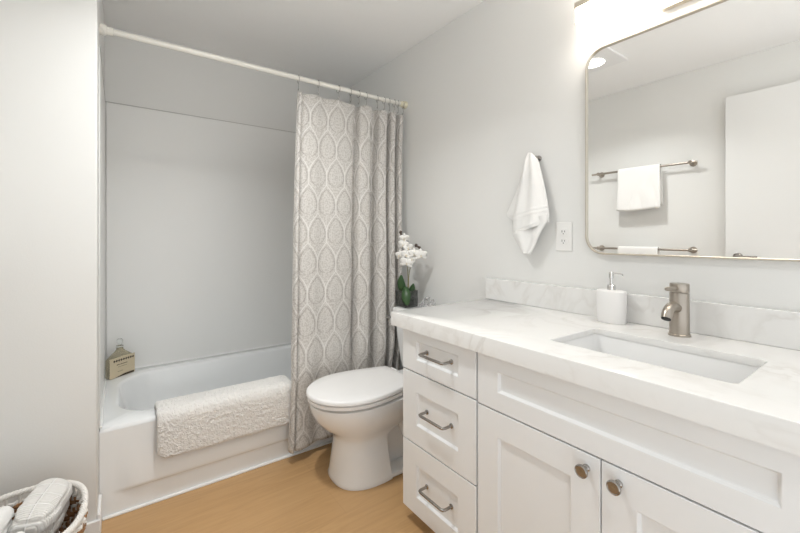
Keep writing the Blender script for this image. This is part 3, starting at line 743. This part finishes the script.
# ------------------------------------------------------------------ kraft labelled bottle on the tub corner
def bottle():
    a = math.radians(38); cx, cy, z0 = .008, 2.694, .3712
    t = thing('bath_bottle', 'flat clear bottle with a kraft paper label on the far left corner of the bathtub', 'bottle', (cx, cy, z0))
    ux = Vector((math.cos(.66), math.sin(.66), 0)); uy = Vector((-math.sin(.66), math.cos(.66), 0))
    def pt(x, y, z): return Vector((cx, cy, z0))+ux*x*1.30+uy*y+Vector((0, 0, z*1.02))
    def sl(hw, hd, z): return [pt(x, y, z) for x, y in rrect(0, 0, hw, hd, min(.006, hd*.6), 4)]
    bm = B(); loft(bm, [sl(.052, .016, 0), sl(.054, .018, .004), sl(.054, .018, .098), sl(.050, .016, .106), sl(.020, .012, .135), sl(.012, .011, .146), sl(.012, .011, .158)])
    obj('glass_body', bm, M_bottle, t, angle=40)
    bm = B(); lathe(bm, [(.016, .1585), (.018, .162), (.018, .168), (.009, .172), (.009, .180), (.014, .186), (.015, .198), (.011, .205)], pt(0, 0, 0), 16); obj('stopper', bm, M_glass, t)
    bm = B(); v8 = []
    for y in (-.0205, -.0188):
        for x, z in ((-.056, .001), (.056, .001), (.056, .108), (-.056, .108)): v8.append(bm.verts.new(pt(x, y, z)))
    for q in ((0,1,2,3),(4,7,6,5),(0,4,5,1),(1,5,6,2),(2,6,7,3),(3,7,4,0)): bm.faces.new([v8[i] for i in q])
    lb = obj('paper_label', bm, M_kraft, t, smooth=False)
    bm = B()
    def quad(c): 
        bm.faces.new([bm.verts.new(pt(x, -.0212, z)) for x, z in c])
    for k in range(9):
        x = -.042+k*.0105; quad([(x, .092), (x+.0055, .083), (x+.011, .092), (x+.0055, .097)])
    x = -.026; R = random.Random(2)
    while x < .022: w_ = R.uniform(.002, .005); quad([(x, .066), (x+w_, .066), (x+w_, .071), (x, .071)]); x += w_+.0016
    x = -.02
    while x < .018: w_ = R.uniform(.0015, .003); quad([(x, .055), (x+w_, .055), (x+w_, .0575), (x, .0575)]); x += w_+.0014
    x = -.022
    while x < .0: w_ = R.uniform(.0015, .003); quad([(x, .030), (x+w_, .030), (x+w_, .0325), (x, .0325)]); x += w_+.0014
    quad([(-.034, .002), (.052, .002), (.052, .012), (.010, .012)])
    obj('printing', bm, M_ink, lb, smooth=False)
bottle()

# ------------------------------------------------------------------ wicker basket with towels
def basket():
    cx, cy = -.232, 1.535
    t = thing('wicker_basket', 'oval brown wicker basket with white rim holding towels on the floor', 'basket', (cx, cy, 0))
    def se(a, hx, hy): 
        c, s = math.cos(a), math.sin(a); return Vector((cx+hx*math.copysign(abs(c)**.8, c), cy+hy*math.copysign(abs(s)**.8, s), 0))
    def dims(z): k = z/.33; return .118+.030*k, .150+.030*k
    NS = 34; bm = B(); bmw = B()
    rows = 17
    for r in range(rows):
        z = .016+r*(.30/rows); hx, hy = dims(z); q = []
        for k in range(NS*6):
            a = 2*PI*k/(NS*6); o = .0045*math.cos(PI*k/6+(PI if r % 2 else 0)); p = se(a, hx+o, hy+o); p.z = z; q.append(p)
        tube(bm, q, .0072, 6, closed=True)
    obj('weave', bm, M_rattan, t)
    for k in range(NS):
        a = 2*PI*k/NS; pts = []
        for z in (.008, .1, .2, .328): hx, hy = dims(z); p = se(a, hx, hy); p.z = z; pts.append(p)
        tube(bmw, pts, .0052, 6)
    for z in (.275, .307):
        hx, hy = dims(z); q = []
        for k in range(NS*6): 
            a = 2*PI*k/(NS*6); o = .0058*math.cos(PI*k/3); p = se(a, hx+o, hy+o); p.z = z; q.append(p)
        tube(bmw, q, .006, 6, closed=True)
    obj('stakes', bmw, M_wick, t)
    bm = B()
    for ph in range(3):
        hx, hy = dims(.335); q = []
        for k in range(480):
            a = 2*PI*k/480; o = .0042*math.cos(a*40+ph*2*PI/3); p = se(a, hx+o, hy+o); p.z = .335+.0042*math.sin(a*40+ph*2*PI/3); q.append(p)
        tube(bm, q, .0050, 7, closed=True)
    obj('rim', bm, M_wick, t)
    bm = B(); loft(bm, [[(p.x, p.y, z) for p in (se(2*PI*k/48, .112, .144) for k in range(48))] for z in (0.001, .012)]); obj('base', bm, M_rattan, t)
    return cx, cy
bx, by = basket()
def plump(name, c, hx, hy, hz, rot, tilt, m, label, folds=3, seed=0, power=.55):
    """a softly folded towel: layered rounded slab"""
    bm = B(); nu, nv = 64, 40; rr_ = []
    for j in range(1, nv):
        ph = -PI/2+PI*j/nv; ring = []
        cz = math.copysign(abs(math.sin(ph))**power, math.sin(ph)); cr = abs(math.cos(ph))**power
        for i in range(nu):
            th = 2*PI*i/nu
            x = hx*cr*math.copysign(abs(math.cos(th))**.6, math.cos(th)); y = hy*cr*math.copysign(abs(math.sin(th))**.6, math.sin(th)); z = hz*cz
            p = Vector((x, y, z)); d = .010*noise.noise(p*14+Vector((seed, 0, 0)))+.004*noise.noise(p*45)
            lay = -.005*max(0, math.cos(z/hz*PI*folds))**6*(1 if cr > .75 else 0)
            nrm = Vector((x/hx**2, y/hy**2, z/hz**2)).normalized(); ring.append(p+nrm*(d+lay))
        rr_.append(ring)
    loft(bm, rr_)
    o = obj(name, bm, m, angle=180); o.location = c; o.rotation_euler = (tilt[0], tilt[1], rot)
    tag(o, label, 'towel')
plump('folded_towel', (-.190, 1.583, .312), .054, .098, .066, -.26, (.05, .16), M_plaid, 'white folded towel with a windowpane weave in the right of the wicker basket', 3, 2)
plump('folded_towel', (-.286, 1.512, .345), .036, .075, .045, -.2, (.0, .05), M_towel, 'fluffy white towel at the left of the wicker basket', 2, 8, .7)
plump('folded_towel', (-.238, 1.416, .318), .042, .034, .045, .2, (.1, .1), M_towel, 'fluffy white towel at the front of the wicker basket', 2, 5, .7)
